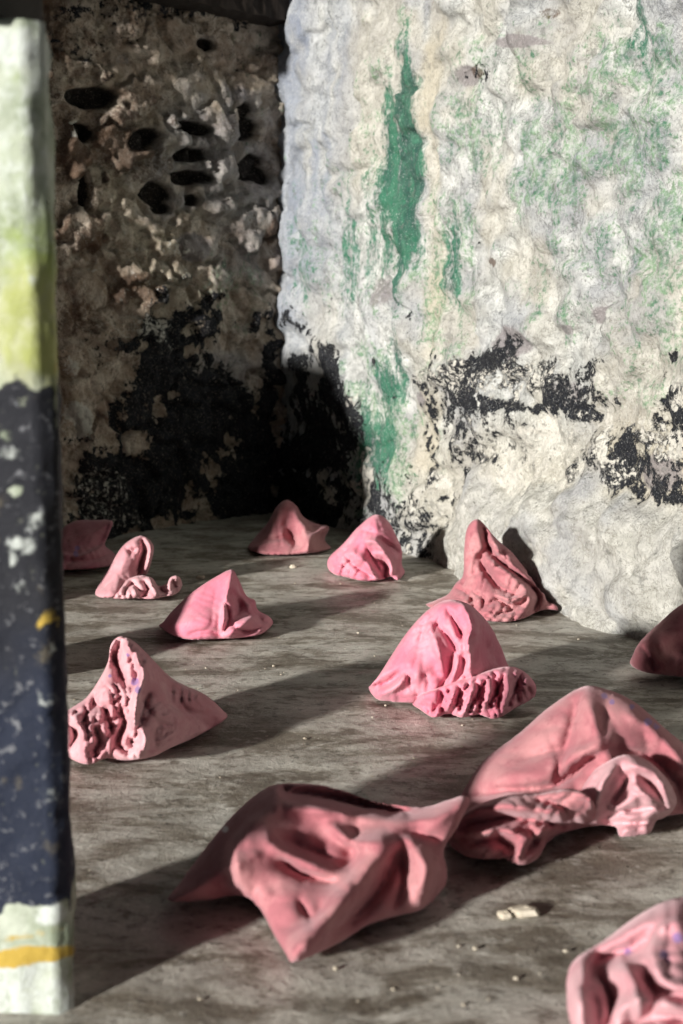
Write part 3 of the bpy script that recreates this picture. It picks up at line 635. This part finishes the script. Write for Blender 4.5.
cloth_mesh('turned_over_hem', 820,
      [(576, 822), (578, 798, -.10), (590, 776, -.10), (606, 762, -.08), (628, 754, -.06), (650, 762, -.06), (668, 780, -.05), (677, 800, -.03), (670, 814, -.03), (657, 822), (650, 834), (636, 837), (620, 838), (616, 829), (602, 827), (590, 828)],
      [('v', .10, 5, [(628, 776), (622, 790), (612, 804)]), ('r', .06, 5, [(613, 768), (600, 786), (596, 812)]), ('r', .06, 5, [(632, 764), (655, 774), (668, 798)]), ('v', .06, 4, [(640, 776), (656, 790), (664, 806)]), ('v', .05, 3, [(600, 820), (622, 812), (648, 808), (664, 806)]), ('r', .04, 4, [(636, 786), (650, 800)]), ('v', .06, 3, [(605, 822), (625, 824), (650, 822)])],
      g=2.4, bulge=.10, back=.03, mat=M_PALE, seed=23, drape=(.016, 16, .5), slack=1.06, parent=c10, R=22, hot=[(632, 832, 14, .15)])
cloth_mesh('rolled_hem', 846,
      [(452, 846), (449, 832, -.08), (464, 812, -.04), (500, 797, -.04), (540, 793, -.06), (572, 789, -.09), (592, 800, -.12), (598, 822), (572, 832), (551, 839), (544, 850), (538, 860), (522, 867), (504, 860), (482, 861), (462, 856)],
      [('r', .05, 7, [(480, 806), (520, 808), (560, 812), (590, 818)]), ('v', .07, 4, [(460, 828), (500, 818), (540, 822), (574, 828)]), ('v', .06, 3.5, [(540, 800), (560, 806), (574, 820)]), ('v', .08, 5, [(530, 830), (534, 840), (526, 852)]), ('r', .05, 4, [(515, 862), (524, 842), (545, 830)]), ('v', .05, 4, [(470, 845), (495, 840), (512, 848)]), ('r', .04, 4, [(470, 835), (500, 830), (520, 836)])],
      g=2.4, bulge=.10, back=.03, mat=M_DUSTY, seed=24, drape=(.018, 14, 1.3), slack=1.06, parent=c10, R=22, hot=[(500, 850, 30, .12)])
# 11 big foreground
c11 = cloth('wide dusty pink cloth lying open mouthed with a pointed corner, front and centre', 890,
      [(168, 902), (184, 876, .02), (202, 851, .08), (222, 826, .12), (239, 808, .15), (258, 792, .18), (275, 784, .2), (308, 783, .2), (340, 789, .2), (380, 803, .16), (422, 806, .12), (446, 800, .1), (464, 795, .08), (470, 802, .06), (458, 828, .02), (445, 850, -.01), (448, 872, -.04), (444, 890), (424, 911), (396, 919), (370, 927), (342, 944), (318, 956), (293, 965), (284, 955), (272, 935), (258, 910), (238, 898), (205, 903)],
      [('s', .13, 20, [(272, 938), (250, 896), (236, 862), (248, 836), (264, 813), (278, 797)]), ('v', .16, 6, [(286, 791), (325, 795), (370, 806), (408, 811)]), ('r', .05, 7, [(280, 806), (340, 812), (395, 818), (430, 818), (458, 806)]),
       ('v', .06, 13, [(360, 826), (350, 845), (352, 868), (344, 886)]), ('r', .09, 13, [(298, 952), (330, 915), (352, 885), (372, 860), (398, 836)]), ('v', .07, 7, [(336, 932), (372, 900), (392, 868), (402, 845)]), ('r', .08, 12, [(420, 895), (426, 868), (414, 846)]),
       ('v', .05, 5, [(402, 850), (404, 880), (396, 905)]), ('v', .05, 3.5, [(284, 862), (302, 874), (336, 882)]), ('r', .06, 8, [(270, 842), (292, 856), (322, 868)]), ('v', .035, 4, [(300, 902), (312, 918), (322, 905)]), ('v', .05, 5, [(394, 836), (412, 832), (438, 838)]), ('r', .05, 6, [(330, 826), (356, 842), (380, 840)]), ('v', .025, 4, [(284, 838), (310, 850), (345, 862)])],
      g=2.6, bulge=.12, back=.14, mat=M_DUSTY, seed=25, drape=(.006, 30, .9), slack=1.02, crump=.35, smooth=.22, hot=[(400, 830, 20, .03)], spots=[(225, 829, 4)], R=55)
# 12 lower right
cloth('pink cloth cut off by the bottom right corner, heaped in soft rolls', 1020,
      [(566, 992, -.06), (567, 976, .0), (575, 959, .04), (604, 940, .1), (632, 919, .14), (662, 902, .16), (690, 896, .17), (725, 900, .15), (765, 930, .1), (790, 980, .03), (795, 1030), (770, 1058), (720, 1075), (660, 1078), (610, 1066), (580, 1045), (568, 1015, -.1)],
      [('s', .07, 10, [(700, 990), (670, 985), (654, 965), (654, 940), (664, 926), (690, 922)]), ('v', .08, 7, [(654, 935), (630, 950), (600, 960), (588, 985)]), ('r', .07, 9, [(582, 1040), (580, 1000), (586, 970)]), ('v', .07, 6, [(600, 975), (612, 1000), (605, 1030)]), ('r', .07, 8, [(622, 965), (634, 985), (640, 1010)]),
       ('v', .06, 6, [(646, 975), (655, 998), (640, 1020)]), ('r', .06, 7, [(612, 1015), (640, 1000), (680, 1008)]), ('v', .07, 6, [(625, 1024), (660, 1018), (700, 1022)]), ('r', .04, 8, [(610, 945), (640, 925), (680, 908)])],
      g=3.4, bulge=.13, back=.14, mat=M_PALE, seed=26, drape=(.018, 24, .6), slack=1.04, hot=[(610, 1000, 35, .07)], marks=[(678, 938, 8), (664, 955, 6), (668, 962, 4), (628, 952, 6)])

# one more added unseen behind the near pillar, to cast the long shadow rightwards
cloth('rose cloth standing behind the near pillar, hidden by it', 671,
      [(-48, 668), (-38, 640, 0), (-22, 600, 0), (-8, 572, 0), (4, 574, 0), (22, 606, 0), (38, 640, 0), (46, 668), (20, 677), (-20, 677)],
      [], g=3, bulge=.15, back=.18, mat=M_ROSE, seed=31, rad=(-5, 574, 8, .03))

# ------------------------------------------------------------------ debris
s = NT('broken_plaster'); nn = s.noise(30, 5, .6)
m_chip = s.done(s.mix(nn, (.30, .24, .16), (.62, .58, .50)), .85, s.bump(nn, .6, .01), .3)
def lump(P, r, sq, seed, V, F):
    rng = np.random.RandomState(seed); b = len(V); n1, n2 = 7, 4
    for j in range(n2 + 1):
        ph = math.pi * j / n2
        for i in range(n1):
            th = 2 * math.pi * i / n1; k = 1 + .35 * (rng.rand() - .5)
            V.append((P[0] + r * k * math.sin(ph) * math.cos(th) * sq[0], P[1] + r * k * math.sin(ph) * math.sin(th) * sq[1], max(P[2] + r * k * math.cos(ph) * sq[2], -.01)))
    for j in range(n2):
        for i in range(n1):
            F.append((b + j * n1 + i, b + j * n1 + (i + 1) % n1, b + (j + 1) * n1 + (i + 1) % n1, b + (j + 1) * n1 + i))
def chip(u, v, r, sq, seed, label):
    p = floor_pt(u, v); V, F = [], []
    lump((0, 0, .5 * r * sq[2]), r, sq, seed, V, F)
    o = mesh_obj('plaster_chip', V, F, m_chip, smooth=False); o.location = (p[0], p[1], float(fz(p[0], p[1])[0]) - .002)
    tag(o, label, 'plaster chip', 'loose plaster chips on the floor')
chip(524, 909, .040, (1.1, .6, .35), 1, 'flat tan plaster chip on bare floor between the two lower right cloths')
chip(201, 576, .018, (1.3, .8, .7), 2, 'small pale plaster chip on the floor beyond the tipped pink cone')
chip(293, 567, .018, (1.2, .8, .7), 3, 'small pale plaster chip in front of the cloth in the dark corner')
chip(505, 912, .022, (1., .7, .5), 4, 'small plaster chip just left of the flat tan one')
V, F = [], []
rng = np.random.RandomState(5)
for i in range(200):
    u_, v_ = rng.uniform(70, 683), 540 + 470 * rng.rand() ** 1.3
    p = floor_pt(u_, v_)
    if np.dot(p[:2] - c2, nR) < .25 or np.dot(p[:2] - c2, nB) < .15: continue
    lump((p[0], p[1], float(fz(p[0], p[1])[0]) + .001), .0025 + .0045 * rng.rand() ** 3, (1, 1, .6), 100 + i, V, F)
cr = mesh_obj('plaster_crumbs', V, F, m_chip, smooth=False)
tag(cr, 'fine pale plaster crumbs strewn all over the stone floor', 'crumbs', kind='stuff')

# ------------------------------------------------------------------ light, sky, camera
SUN_AZ = (.68, .733); SUN_EL = math.radians(14)
sd = bpy.data.lights.new('low_sun', 'SUN'); sd.energy = 6.2; sd.angle = math.radians(3.5); sd.color = (1., .96, .90)
so = bpy.data.objects.new('low_sun', sd); C.objects.link(so)
dirv = Vector((SUN_AZ[0] * math.cos(SUN_EL), SUN_AZ[1] * math.cos(SUN_EL), -math.sin(SUN_EL)))
so.rotation_euler = dirv.to_track_quat('-Z', 'Y').to_euler(); so.location = (-4, -3, 3)
w = bpy.data.worlds.new('overcast_sky'); bpy.context.scene.world = w; w.use_nodes = True
bg = w.node_tree.nodes['Background']; bg.inputs[0].default_value = (.78, .88, 1., 1); bg.inputs[1].default_value = .075

cd = bpy.data.cameras.new('camera'); cam = bpy.data.objects.new('camera', cd); C.objects.link(cam)
cd.sensor_fit = 'VERTICAL'; cd.sensor_height = 36; cd.lens = 36 * FPX / H
cam.location = (0, 0, HC); cam.rotation_euler = (math.pi / 2 - PITCH, 0, 0)
cd.dof.use_dof = True; cd.dof.focus_distance = 5.0; cd.dof.aperture_fstop = 2.4
cd.clip_start = .05
bpy.context.scene.camera = cam
vs_ = bpy.context.scene.view_settings
vs_.view_transform = 'Standard'; vs_.look = 'None'; vs_.gamma = 1; vs_.use_curve_mapping = False; vs_.exposure = .36
